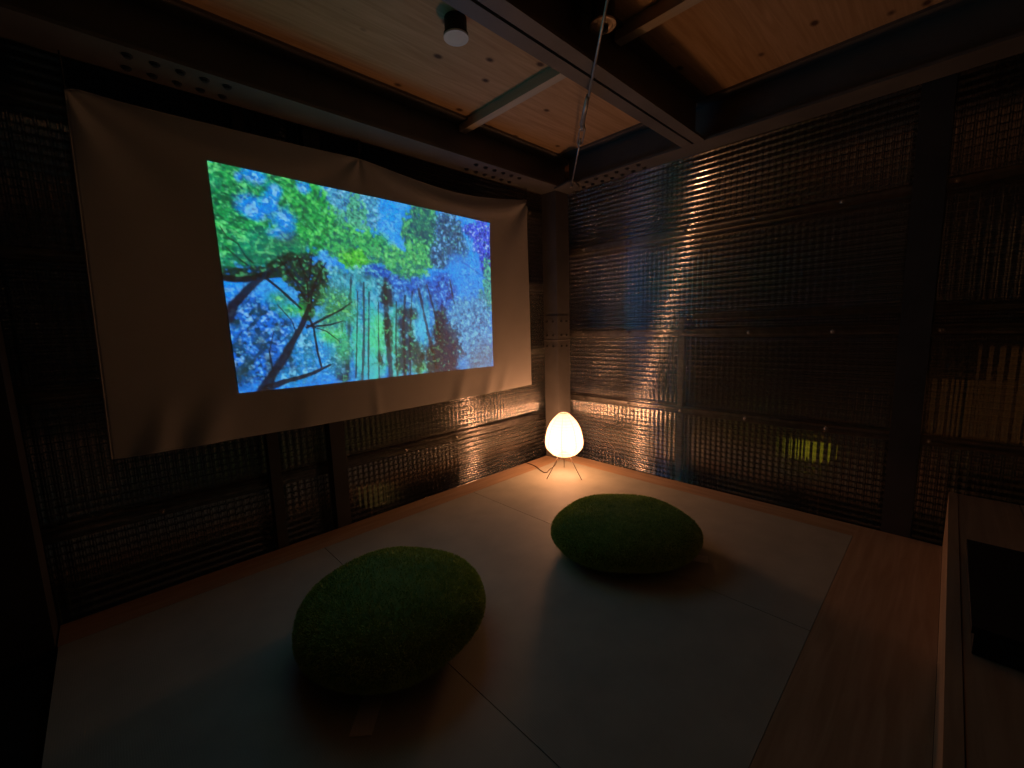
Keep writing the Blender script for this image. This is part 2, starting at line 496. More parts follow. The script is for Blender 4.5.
# ---- the projected forest: painted as values on a fine grid
PW, PH = 470, 300
def vnoise(w, h, fx, fy, seed, octv=4, gain=0.55):
    g = np.random.default_rng(seed)
    out = np.zeros((h, w)); amp = 1.0; tot = 0
    for o in range(octv):
        nx, ny = int(fx) + 2, int(fy) + 2
        L = g.random((ny, nx))
        x = np.linspace(0, fx, w) * .9999; y = np.linspace(0, fy, h) * .9999
        xi, yi = x.astype(int), y.astype(int); xf, yf = x - xi, y - yi
        xf = xf * xf * (3 - 2 * xf); yf = yf * yf * (3 - 2 * yf)
        a = L[np.ix_(yi, xi)]; b = L[np.ix_(yi, np.minimum(xi + 1, nx - 1))]
        c = L[np.ix_(np.minimum(yi + 1, ny - 1), xi)]; d = L[np.ix_(np.minimum(yi + 1, ny - 1), np.minimum(xi + 1, nx - 1))]
        out += amp * ((a * (1 - xf) + b * xf) * (1 - yf[:, None]) + (c * (1 - xf) + d * xf) * yf[:, None])
        tot += amp; amp *= gain; fx *= 2; fy *= 2
    return out / tot
U, V = np.meshgrid(np.linspace(0, 1, PW), np.linspace(0, 1, PH))
img = np.zeros((PH, PW, 3))
n_lo = vnoise(PW, PH, 9, 6, 1); n_mid = vnoise(PW, PH, 28, 18, 2, 3); n_hi = vnoise(PW, PH, 90, 58, 3, 2); n_hi2 = vnoise(PW, PH, 110, 70, 4, 2)
n_v = vnoise(PW, PH, 60, 5, 5, 3); n_v2 = vnoise(PW, PH, 44, 7, 9, 3); n_lo2 = vnoise(PW, PH, 12, 9, 12, 3)
n_mix = n_mid * .5 + n_hi * .5
n_tone = n_hi * .55 + n_hi2 * .45
# leaf-like texture slanting down to the right
Us = np.clip((U * 0.8 + V * 0.55) / 1.35, 0, .999); Vs = np.clip((V - U * .35 + .35) / 1.35, 0, .999)
nl = vnoise(900, 700, 55, 110, 6, 3)
n_leaf = nl[(Vs * 699).astype(int), (Us * 899).astype(int)]
n_ltone = n_leaf * .55 + n_hi2 * .45
Ud = np.clip((U * 0.9 + V * .45) / 1.35, 0, .999); Vd = np.clip((V * .5 + .2 * U) / .7, 0, .999)
n_dg = vnoise(900, 700, 60, 14, 16, 3)[(Vd * 699).astype(int), (Ud * 899).astype(int)]
def lin(c):
    return np.array(srgb(*c)[:3])
def paint(mask, col):
    global img
    m = np.clip(mask, 0, 1)[..., None]
    img = img * (1 - m) + lin(col) * m
def sm(x, a, b):
    t = np.clip((x - a) / (b - a), 0, 1)
    return t * t * (3 - 2 * t)
def blob(cx, cy, rx, ry, soft=0.5, wob=0.6, n=None):
    """a ragged patch"""
    d = np.sqrt(((U - cx) / rx) ** 2 + ((V - cy) / ry) ** 2) + ((n if n is not None else n_mid) - .5) * 2 * wob
    return 1 - sm(d, 1 - soft, 1 + soft)
def seg(pts, w0, w1, wob=0.0):
    best = np.zeros((PH, PW))
    k = len(pts) - 1
    asp = 1.6
    for i in range(k):
        (x0, y0), (x1, y1) = pts[i], pts[i + 1]
        ax, ay = (U - x0) * asp, V - y0
        bx, by = (x1 - x0) * asp, y1 - y0
        h = np.clip((ax * bx + ay * by) / (bx * bx + by * by + 1e-9), 0, 1)
        d = np.hypot(ax - bx * h, ay - by * h)
        wdt = w0 + (w1 - w0) * (i + h) / k
        wdt = wdt * (1 + (n_mid - .5) * wob)
        best = np.maximum(best, 1 - sm(d, wdt * .6, wdt * 1.25))
    return best
# base sky, deeper and hazier towards the lower right
paint(np.ones((PH, PW)), (62, 150, 255))
paint(sm(n_mid, .42, .72) * .5, (104, 186, 255))
paint(sm(V, .45, .75) * .6, (58, 124, 226))
def foliage(mask, dark, mid, light, dens=.75, grain=None, tone=None):
    g = n_mix if grain is None else grain
    a = sm(mask + (g - .5) * 1.5, .5 - dens * .35, .5 + .18)
    a *= sm(mask, 0.02, .25)
    t = n_tone if tone is None else tone
    c = lin(dark) * (1 - sm(t, .32, .52))[..., None] + lin(mid) * sm(t, .32, .52)[..., None]
    k = (sm(t, .56, .72) * .85)[..., None]
    c = c * (1 - k) + lin(light) * k
    global img
    img = img * (1 - a[..., None]) + c * a[..., None]
def region(pts, soft=.6, wob=.35, n=None):
    return np.maximum.reduce([blob(x, y, rx, ry, soft, wob, n) for (x, y, rx, ry) in pts])
def sparkle(mask, col, lo=.60, hi=.70, amt=.8, n=None):
    paint(mask * sm(n_hi if n is None else n, lo, hi) * amt, col)
# thin veil of distant leaves over the open sky
foliage(region([(0.355, 0.105, 0.076, 0.131), (0.435, 0.066, 0.059, 0.118)]), (60, 120, 170), (84, 160, 200), (140, 205, 250), .45)
foliage(region([(0.399, 0.109, 0.045, 0.100), (0.330, 0.175, 0.043, 0.082)]), (50, 120, 110), (80, 170, 140), (130, 215, 200), .3, n_hi)
# maples, upper left
can = region([(0.037, 0.165, 0.077, 0.234), (0.132, 0.053, 0.102, 0.115), (0.097, 0.332, 0.118, 0.102), (0.001, 0.350, 0.045, 0.124), (0.008, 0.069, 0.029, 0.080), (0.201, 0.207, 0.056, 0.168), (0.070, 0.253, 0.072, 0.113)], .5, .2)
foliage(can, (14, 82, 56), (36, 146, 82), (92, 208, 112), .95, tone=n_ltone)
paint(can * sm(n_lo, .5, .75) * .35, (30, 150, 140)); sparkle(can, (120, 224, 150), .62, .74, .5, n_hi2)
paint(can * sm(n_lo2, .52, .72) * .45, (12, 70, 54))
foliage(region([(0.256, 0.147, 0.059, 0.171), (0.286, 0.233, 0.061, 0.128), (0.227, 0.080, 0.048, 0.091)], .6, .3), (22, 100, 62), (42, 152, 78), (98, 212, 112), .85)
for x, y, rx, ry in ((0.108, 0.023, 0.025, 0.028), (0.085, 0.154, 0.024, 0.037), (0.140, 0.128, 0.017, 0.029), (0.176, 0.201, 0.026, 0.045), (0.158, 0.073, 0.014, 0.029), (0.098, 0.189, 0.021, 0.023), (0.068, 0.041, 0.008, 0.017), (0.012, 0.459, 0.012, 0.011), (0.015, 0.530, 0.015, 0.018), (0.157, 0.262, 0.023, 0.021), (0.240, 0.031, 0.015, 0.021)):
    b_ = blob(x, y, rx * 1.1, ry * 1.1, .7, .7, n_mix)
    paint(b_ * .85, (48, 140, 250)); sparkle(b_, (140, 205, 255), .52, .64, .8)
paint(blob(0.178, 0.279, 0.032, 0.034, .6, .6) * .6, (50, 96, 84))
# middle crowns
foliage(region([(0.298, 0.376, 0.032, 0.074)], .6, .5), (60, 140, 230), (90, 170, 255), (150, 210, 255), .8)
foliage(region([(0.388, 0.311, 0.069, 0.102), (0.358, 0.250, 0.055, 0.084), (0.461, 0.264, 0.074, 0.079), (0.324, 0.290, 0.037, 0.066)], .7, .35), (28, 108, 86), (58, 164, 96), (110, 214, 118), .7)
foliage(region([(0.386, 0.354, 0.051, 0.060)], .6, .4), (44, 142, 60), (78, 184, 72), (122, 220, 104), .8)
paint(region([(0.533, 0.099, 0.044, 0.117)], .7, .3) * .9, (62, 156, 255)); sparkle(region([(0.531, 0.144, 0.051, 0.107)]), (120, 196, 255), .56, .7, .6)
foliage(region([(0.667, 0.075, 0.073, 0.113), (0.676, 0.224, 0.065, 0.135), (0.607, 0.163, 0.042, 0.093)], .6, .3), (24, 78, 100), (46, 126, 106), (88, 184, 120), .8)
foliage(region([(0.571, 0.373, 0.096, 0.083), (0.534, 0.323, 0.066, 0.066), (0.483, 0.313, 0.056, 0.053), (0.630, 0.289, 0.057, 0.096)], .6, .35), (36, 116, 110), (66, 166, 104), (122, 216, 136), .75)
foliage(region([(0.787, 0.123, 0.071, 0.140), (0.817, 0.218, 0.060, 0.090), (0.735, 0.272, 0.047, 0.079)], .6, .4), (30, 62, 104), (50, 98, 140), (120, 186, 250), .75)
foliage(region([(0.956, 0.108, 0.055, 0.129), (0.975, 0.255, 0.038, 0.132), (0.906, 0.077, 0.053, 0.050)], .6, .4), (34, 50, 150), (70, 96, 232), (160, 190, 255), .7)
b_ = region([(0.872, 0.377, 0.064, 0.128), (0.831, 0.298, 0.051, 0.062), (0.915, 0.481, 0.055, 0.088)], .7, .3)
paint(b_ * .7, (66, 150, 252)); sparkle(b_, (110, 186, 255), .6, .75, .5)
foliage(region([(0.981, 0.432, 0.027, 0.202), (0.950, 0.569, 0.037, 0.113)], .7, .4), (50, 110, 140), (70, 160, 150), (120, 210, 170), .5)
# far trees in blue shade
foliage(region([(0.459, 0.423, 0.062, 0.061)], .5, .35), (36, 72, 168), (50, 100, 206), (110, 176, 250), .9)
foliage(region([(0.525, 0.508, 0.106, 0.094), (0.650, 0.520, 0.104, 0.099), (0.576, 0.582, 0.098, 0.078), (0.743, 0.493, 0.064, 0.123), (0.379, 0.484, 0.069, 0.070)], .6, .35), (34, 60, 140), (50, 106, 206), (120, 190, 255), .8)
foliage(region([(0.401, 0.499, 0.094, 0.106), (0.322, 0.506, 0.054, 0.102)], .7, .4), (50, 110, 130), (66, 150, 170), (130, 210, 220), .55)
# light between the trunks
low = region([(0.389, 0.732, 0.107, 0.235), (0.485, 0.811, 0.117, 0.230), (0.626, 0.780, 0.089, 0.223), (0.328, 0.800, 0.045, 0.141)], .6, .2)
paint(low * .75, (52, 140, 200))
paint(low * sm(n_v, .46, .62) * .6, (66, 186, 216)); paint(low * sm(n_v2, .52, .66) * .6, (84, 210, 150)); paint(low * sm(n_mid, .5, .7) * .5, (50, 116, 206))
sparkle(low, (150, 230, 250), .58, .70, .6); paint(low * sm(n_hi2, .52, .66) * .55, (30, 80, 110))
for (x, y, rx, ry), c in (((0.434, 0.808, 0.033, 0.168), (84, 216, 146)), ((0.374, 0.804, 0.019, 0.163), (76, 206, 170)), ((0.513, 0.794, 0.024, 0.135), (88, 216, 170)), ((0.463, 0.734, 0.018, 0.093), (100, 226, 150)), ((0.619, 0.961, 0.042, 0.033), (112, 224, 130)), ((0.522, 0.952, 0.022, 0.051), (100, 220, 200)), ((0.629, 0.700, 0.024, 0.101), (90, 196, 240)), ((0.673, 0.930, 0.024, 0.084), (112, 216, 235)), ((0.410, 0.918, 0.037, 0.075), (80, 190, 190))):
    paint(blob(x, y, rx, ry, .7, .5, n_mix) * .85, c)
# trunks and undergrowth
TK = (28, 44, 62)
for pts, w in (([(0.366, 0.442), (0.351, 0.625), (0.321, 0.980)], 0.0090), ([(0.385, 0.518), (0.371, 0.731), (0.353, 0.985)], 0.0045), ([(0.410, 0.464), (0.397, 0.732), (0.376, 0.998)], 0.0072), ([(0.427, 0.515), (0.410, 0.806), (0.399, 1.002)], 0.0057), ([(0.460, 0.568), (0.449, 0.809), (0.441, 0.999)], 0.0045), ([(0.492, 0.438), (0.485, 0.735), (0.490, 1.007)], 0.0162), ([(0.531, 0.564), (0.518, 0.814), (0.517, 0.991)], 0.0060), ([(0.568, 0.525), (0.553, 0.737), (0.551, 0.996)], 0.0086), ([(0.600, 0.503), (0.581, 0.738), (0.573, 1.000)], 0.0060), ([(0.628, 0.482), (0.658, 0.721), (0.693, 0.964)], 0.0120), ([(0.667, 0.459), (0.695, 0.618), (0.720, 0.828)], 0.0070), ([(0.775, 0.408), (0.804, 0.659)], 0.0066), ([(0.325, 0.660), (0.305, 0.977)], 0.0054)):
    paint(seg(pts, w * .8, w * 1.15, 1.6) * .85, TK)
for m_, c in ((region([(0.560, 0.698, 0.033, 0.078), (0.566, 0.837, 0.042, 0.119), (0.541, 0.915, 0.036, 0.099), (0.609, 0.902, 0.036, 0.090), (0.581, 0.640, 0.042, 0.043), (0.492, 0.529, 0.026, 0.073), (0.491, 0.735, 0.019, 0.114), (0.308, 0.924, 0.025, 0.107), (0.451, 0.885, 0.013, 0.038)], .4, .8, n_mix), (26, 32, 36)),):
    paint(m_ * .9, c); sparkle(m_, (90, 190, 130), .66, .74, .5, n_hi2)
cone = region([(0.727, 0.743, 0.042, 0.148), (0.765, 0.853, 0.083, 0.173), (0.797, 0.922, 0.097, 0.133), (0.744, 0.982, 0.092, 0.087), (0.721, 0.680, 0.032, 0.084), (0.698, 0.911, 0.064, 0.128), (0.866, 0.998, 0.048, 0.069)], .3, .5, n_mix)
paint(cone * .95, (16, 14, 14)); sparkle(cone, (80, 150, 110), .68, .75, .6, n_hi2)
b_ = blob(0.834, 0.964, 0.035, 0.045, .6, .6, n_mix); paint(b_ * .9, (84, 160, 236))
b_ = region([(0.908, 0.750, 0.093, 0.250), (0.943, 0.914, 0.058, 0.140), (0.839, 0.638, 0.070, 0.109)], .7, .4)
paint(b_ * .55, (70, 130, 176)); foliage(b_, (60, 110, 160), (84, 150, 206), (130, 204, 226), .45)
paint(region([(0.942, 0.937, 0.078, 0.103)], .8, .5) * .5, (70, 84, 90))
# lower left, bright sky through a thicket
lb = region([(0.047, 0.690, 0.066, 0.135), (0.004, 0.838, 0.048, 0.135), (0.104, 0.722, 0.053, 0.140), (0.069, 0.860, 0.051, 0.109), (0.169, 0.855, 0.067, 0.115), (0.140, 0.723, 0.046, 0.064)], .5, .3)
paint(lb * .9, (54, 134, 244)); foliage(lb, (20, 60, 110), (42, 114, 222), (112, 182, 255), .85)
sparkle(lb, (160, 212, 255), .62, .74, .5, n_hi2); paint(lb * sm(n_dg, .54, .68) * .8, (16, 54, 84))
cy = region([(0.200, 0.825, 0.059, 0.133), (0.261, 0.830, 0.053, 0.120), (0.164, 0.938, 0.058, 0.050)], .7, .4)
paint(cy * .5, (64, 166, 226)); paint(cy * sm(n_v, .5, .62) * .6, (44, 112, 130)); sparkle(cy, (140, 214, 245), .6, .7, .6)
for x, y, rx, ry in ((0.069, 0.754, 0.022, 0.037), (0.018, 0.916, 0.032, 0.055), (0.015, 0.793, 0.016, 0.044), (0.089, 0.878, 0.012, 0.079), (0.015, 0.689, 0.016, 0.023), (0.035, 0.856, 0.013, 0.037), (0.122, 0.722, 0.013, 0.047), (0.076, 0.630, 0.017, 0.019), (0.149, 0.869, 0.009, 0.066)):
    b_ = blob(x, y, rx, ry, .7, .7, n_mix); paint(b_ * .75, (18, 58, 56))
# leafy dark crown and sunlit patches of the near tree
dkc = region([(0.214, 0.451, 0.058, 0.105), (0.188, 0.407, 0.047, 0.062), (0.233, 0.529, 0.044, 0.081), (0.150, 0.427, 0.045, 0.040), (0.213, 0.611, 0.025, 0.059), (0.257, 0.462, 0.030, 0.098), (0.105, 0.448, 0.052, 0.027), (0.039, 0.463, 0.048, 0.032)], .5, .55, n_mix)
foliage(dkc, (8, 28, 24), (16, 50, 40), (70, 150, 100), .9, n_hi)
for (x, y, rx, ry), c in (((0.137, 0.566, 0.033, 0.034), (46, 150, 84)), ((0.170, 0.620, 0.037, 0.032), (58, 176, 84)), ((0.282, 0.745, 0.041, 0.042), (84, 210, 96)), ((0.328, 0.608, 0.045, 0.069), (62, 150, 104)), ((0.282, 0.660, 0.047, 0.051), (60, 150, 92)), ((0.316, 0.817, 0.027, 0.064), (66, 170, 120)), ((0.302, 0.574, 0.039, 0.061), (60, 140, 90))):
    b_ = blob(x, y, rx, ry, .8, .5, n_mix)
    paint(b_ * .85, c); sparkle(b_, (130, 228, 130), .58, .70, .6); paint(b_ * sm(n_hi2, .58, .70) * .5, (20, 90, 60))
BR = (10, 15, 20)
for pts, w0, w1 in (([(-0.001, 0.486), (0.029, 0.488), (0.061, 0.485), (0.105, 0.455)], 0.0182, 0.0098), ([(-0.004, 0.660), (0.017, 0.601), (0.045, 0.549), (0.086, 0.483), (0.134, 0.432)], 0.0285, 0.0105), ([(0.058, 1.009), (0.073, 0.980), (0.130, 0.851), (0.174, 0.744), (0.199, 0.676), (0.220, 0.594)], 0.0288, 0.0112), ([(0.072, 0.996), (0.114, 0.971), (0.172, 0.953), (0.213, 0.937), (0.270, 0.901)], 0.0187, 0.0068), ([(0.216, 0.652), (0.227, 0.709), (0.232, 0.828), (0.240, 0.911)], 0.0060, 0.0060), ([(0.207, 0.706), (0.228, 0.690), (0.282, 0.646), (0.322, 0.615), (0.363, 0.572)], 0.0077, 0.0034), ([(0.228, 0.701), (0.280, 0.694), (0.324, 0.674)], 0.0051, 0.0034), ([(0.108, 0.474), (0.144, 0.527), (0.196, 0.614)], 0.0072, 0.0056), ([(0.009, 0.261), (0.021, 0.302), (0.047, 0.330), (0.061, 0.381), (0.079, 0.410)], 0.0021, 0.0035), ([(0.200, 0.359), (0.222, 0.466), (0.220, 0.578)], 0.0048, 0.0064), ([(0.167, 0.440), (0.210, 0.514)], 0.0040, 0.0048), ([(0.264, 0.429), (0.232, 0.545), (0.222, 0.627)], 0.0040, 0.0056), ([(0.145, 0.368), (0.184, 0.469), (0.215, 0.578)], 0.0032, 0.0048), ([(0.287, 0.377), (0.252, 0.462), (0.225, 0.545)], 0.0032, 0.0048), ([(0.244, 0.352), (0.230, 0.465)], 0.0032, 0.0040), ([(0.066, 0.424), (0.037, 0.385), (0.016, 0.347)], 0.0035, 0.0028), ([(0.132, 0.433), (0.176, 0.386), (0.219, 0.364)], 0.0045, 0.0030), ([(0.175, 0.757), (0.166, 0.676), (0.130, 0.597)], 0.0032, 0.0024), ([(0.208, 0.693), (0.267, 0.727), (0.307, 0.781)], 0.0034, 0.0026), ([(0.095, 0.927), (0.093, 0.815), (0.111, 0.722)], 0.0040, 0.0024)):
    paint(seg(pts, w0, w1, .9) * .96, BR)
paint(seg([(0.832, 0.277), (0.992, 0.397)], 0.0055, 0.0044) * .6, (40, 80, 180))

# fine leaf-scale sparkle and shade over everything
n_f = vnoise(PW, PH, 230, 150, 21, 1); n_f2 = vnoise(PW, PH, 170, 110, 22, 2); n_f3 = vnoise(PW, PH, 150, 95, 23, 2)
lum = img.mean(-1)
img = img * (1 + (n_f - .5) * .6)[..., None]
paint(sm(n_f3, .56, .74) * .42, (14, 56, 84))
paint(sm(n_f2, .64, .80) * .38 * sm(lum, .05, .16) * sm(V, .30, .5), (120, 214, 255))
paint(sm(n_f2, .64, .80) * .32 * sm(lum, .03, .12) * (1 - sm(V, .30, .5)), (120, 226, 170))
grey = img.mean(-1, keepdims=True)
img = np.clip(grey + (img - grey) * 1.12, 0, 1) * 1.14
img = np.clip(img, 0, 1)

def make_picture():
    m, nt, out = new_mat('projected_forest_on_cloth')
    at = nt.nodes.new('ShaderNodeAttribute'); at.attribute_name = 'picture'
    e = nt.nodes.new('ShaderNodeEmission'); e.inputs[1].default_value = 0.8
    nt.links.new(at.outputs['Color'], e.inputs[0])
    d = nt.nodes.new('ShaderNodeBsdfDiffuse'); d.inputs[0].default_value = (0.63, 0.615, 0.58, 1)
    ad = nt.nodes.new('ShaderNodeAddShader')
    nt.links.new(d.outputs[0], ad.inputs[0]); nt.links.new(e.outputs[0], ad.inputs[1])
    nt.links.new(ad.outputs[0], out.inputs[0])
    return m
M['picture'] = make_picture()
tl, trr, brr, bl = (-2.142, 1.681), (-0.668, 1.656), (-0.686, 0.748), (-2.126, 0.756)
PX = (tl[0] * (1 - U) + trr[0] * U) * (1 - V) + (bl[0] * (1 - U) + brr[0] * U) * V
PZ = (tl[1] * (1 - U) + trr[1] * U) * (1 - V) + (bl[1] * (1 - U) + brr[1] * U) * V
P = np.stack([PX, -0.0325 + cloth_offset(PX, PZ), PZ], -1) - ORG
pic = grid_mesh('projected_picture', P, M['picture'], screen, img)
pic['label'] = 'glowing projected picture of green maples and blue sky'

# --------------------------------------------------------------- paper lamp
def make_shade_mat():
    m, nt, out = new_mat('lit_washi_paper')
    tc = nt.nodes.new('ShaderNodeTexCoord')
    # brighter around the bulb inside (a ball of light centred in the shade)
    sub = nt.nodes.new('ShaderNodeVectorMath'); sub.operation = 'DISTANCE'
    sub.inputs[1].default_value = (0, 0, 0.25)
    nt.links.new(tc.outputs['Object'], sub.inputs[0])
    wv = nt.nodes.new('ShaderNodeTexWave'); wv.bands_direction = 'Z'; wv.inputs['Scale'].default_value = 18; wv.inputs['Distortion'].default_value = 0.4
    nt.links.new(tc.outputs['Object'], wv.inputs['Vector'])
    e = nt.nodes.new('ShaderNodeEmission')
    e.inputs[0].default_value = (1.0, 0.435, 0.20, 1)
    mr = nt.nodes.new('ShaderNodeMapRange'); mr.inputs[1].default_value = 0.10; mr.inputs[2].default_value = 0.19
    mr.inputs[3].default_value = 1.3; mr.inputs[4].default_value = 0.5
    nt.links.new(sub.outputs['Value'], mr.inputs[0])
    mr2 = nt.nodes.new('ShaderNodeMapRange'); mr2.inputs[3].default_value = 0.88; mr2.inputs[4].default_value = 1.06
    nt.links.new(wv.outputs['Fac'], mr2.inputs[0])
    mu = nt.nodes.new('ShaderNodeMath'); mu.operation = 'MULTIPLY'
    nt.links.new(mr.outputs[0], mu.inputs[0]); nt.links.new(mr2.outputs[0], mu.inputs[1])
    mu2 = nt.nodes.new('ShaderNodeMath'); mu2.operation = 'MULTIPLY'; mu2.inputs[1].default_value = LAMP
    # eight pasted seams between the paper gores
    gr = nt.nodes.new('ShaderNodeTexGradient'); gr.gradient_type = 'RADIAL'
    nt.links.new(tc.outputs['Object'], gr.inputs[0])
    g8 = nt.nodes.new('ShaderNodeMath'); g8.operation = 'MULTIPLY_ADD'; g8.inputs[1].default_value = 8.0; g8.inputs[2].default_value = 0.3
    pp = nt.nodes.new('ShaderNodeMath'); pp.operation = 'PINGPONG'; pp.inputs[1].default_value = 0.5
    ms = nt.nodes.new('ShaderNodeMapRange'); ms.inputs[1].default_value = 0.0; ms.inputs[2].default_value = 0.07; ms.inputs[3].default_value = 0.55; ms.inputs[4].default_value = 1.0
    nt.links.new(gr.outputs['Fac'], g8.inputs[0]); nt.links.new(g8.outputs[0], pp.inputs[0]); nt.links.new(pp.outputs[0], ms.inputs[0])
    mu3 = nt.nodes.new('ShaderNodeMath'); mu3.operation = 'MULTIPLY'
    nt.links.new(mu.outputs[0], mu3.inputs[0]); nt.links.new(ms.outputs[0], mu3.inputs[1])
    nt.links.new(mu3.outputs[0], mu2.inputs[0]); nt.links.new(mu2.outputs[0], e.inputs[1])
    # thin paper: lets part of the bulb's own light straight through
    tp = nt.nodes.new('ShaderNodeBsdfTransparent'); tp.inputs[0].default_value = (1.0, 0.9, 0.75, 1)
    mx = nt.nodes.new('ShaderNodeMixShader'); mx.inputs[0].default_value = 0.42
    nt.links.new(e.outputs[0], mx.inputs[1]); nt.links.new(tp.outputs[0], mx.inputs[2])
    nt.links.new(mx.outputs[0], out.inputs[0])
    return m
LAMP = 6.8
M['shade'] = make_shade_mat()
LX, LY = -0.379, -0.372
lamp = empty('paper_lamp', (LX, LY, 0)); tag(lamp, 'glowing egg-shaped white paper floor lamp on thin wire legs in the corner', 'lamp')
prof_px = [(58, 502), (80, 497), (105, 485), (128, 462), (147, 440), (158, 420), (164, 395), (165, 370), (162, 340), (155, 300), (143, 252), (122, 203), (102, 173), (82, 148), (62, 128), (46, 113), (37, 105), (35, 102)]
prof = [(r_ / 165 * .1275, 0.137 + (502 - h) / 400 * .290) for r_, h in prof_px]
bm = bmesh.new()
seg_n, dense = 64, []
for i in range(len(prof) - 1):
    for k in range(4):
        t = k / 4
        dense.append((prof[i][0] * (1 - t) + prof[i + 1][0] * t, prof[i][1] * (1 - t) + prof[i + 1][1] * t))
dense.append(prof[-1])
rings = []
for i, (r_, h) in enumerate(dense):
    rr = r_ * (1 + 0.006 * math.sin(i * math.pi))
    rings.append([bm.verts.new((rr * (1 - 0.012 * abs(math.cos(4 * a))) * math.cos(a), rr * (1 - 0.012 * abs(math.cos(4 * a))) * math.sin(a), h)) for a in [2 * math.pi * j / seg_n for j in range(seg_n)]])
for a, b in zip(rings[:-1], rings[1:]):
    for j in range(seg_n):
        bm.faces.new((a[j], a[(j + 1) % seg_n], b[(j + 1) % seg_n], b[j]))
sh = obj('lamp_shade', bm, M['shade'], lamp, smooth=True)
for nm, r_, h in (('top_ring', prof[-1][0], prof[-1][1]), ('bottom_ring', prof[0][0], prof[0][1])):
    bm = bmesh.new()
    add_tube(bm, [((r_ + .001) * math.cos(2 * math.pi * k / 40), (r_ + .001) * math.sin(2 * math.pi * k / 40), h) for k in range(41)], 0.0016, 6, cap=False)
    obj(nm, bm, M['wire'], lamp, smooth=True)
for a in (math.radians(167), math.radians(268), math.radians(40)):
    bm = bmesh.new()
    add_tube(bm, [(.050 * math.cos(a), .050 * math.sin(a), .139), (.103 * math.cos(a), .103 * math.sin(a), .06), (.147 * math.cos(a), .147 * math.sin(a), .0025)], 0.0023, 8)
    obj('leg', bm, M['wire'], lamp, smooth=True)
# bulb socket; its wide disc is added to block the bulb's downward light
bm = bmesh.new(); add_lathe(bm, [(.012, .138), (.014, .146), (.030, .149), (.030, .153), (.015, .156), (.015, .170), (.011, .174)], 16); obj('bulb_socket_and_shield', bm, M['wire'], lamp, smooth=False)
bm = bmesh.new(); add_tube(bm, [(-.045, 0, .141), (0, 0, .146), (.045, 0, .141)], .0015, 6); obj('cross_bar', bm, M['wire'], lamp)
bm = bmesh.new()
path = smooth_path([(.01, .06, .139), (.02, .075, .10), (.02, .10, .04), (-.01, .13, .006), (-.045, .115, .004), (-.062, .13, .004), (-.045, .18, .004), (-.015, .24, .004), (.0, .30, .004), (.004, .372, .004)], 8)
add_tube(bm, path, 0.0028, 8); obj('power_cord', bm, M['cord'], lamp, smooth=True)

def point_light(name, loc, power, col, radius):
    l = bpy.data.lights.new(name, 'POINT'); l.energy = power; l.color = col; l.shadow_soft_size = radius
    o = bpy.data.objects.new(name, l); C.objects.link(o); o.location = loc
    return o
pl_ = point_light('lamp_bulb_light', (0, 0, 0.235), 13.0, (1.0, 0.47, 0.26), 0.055)
pl_.parent = lamp

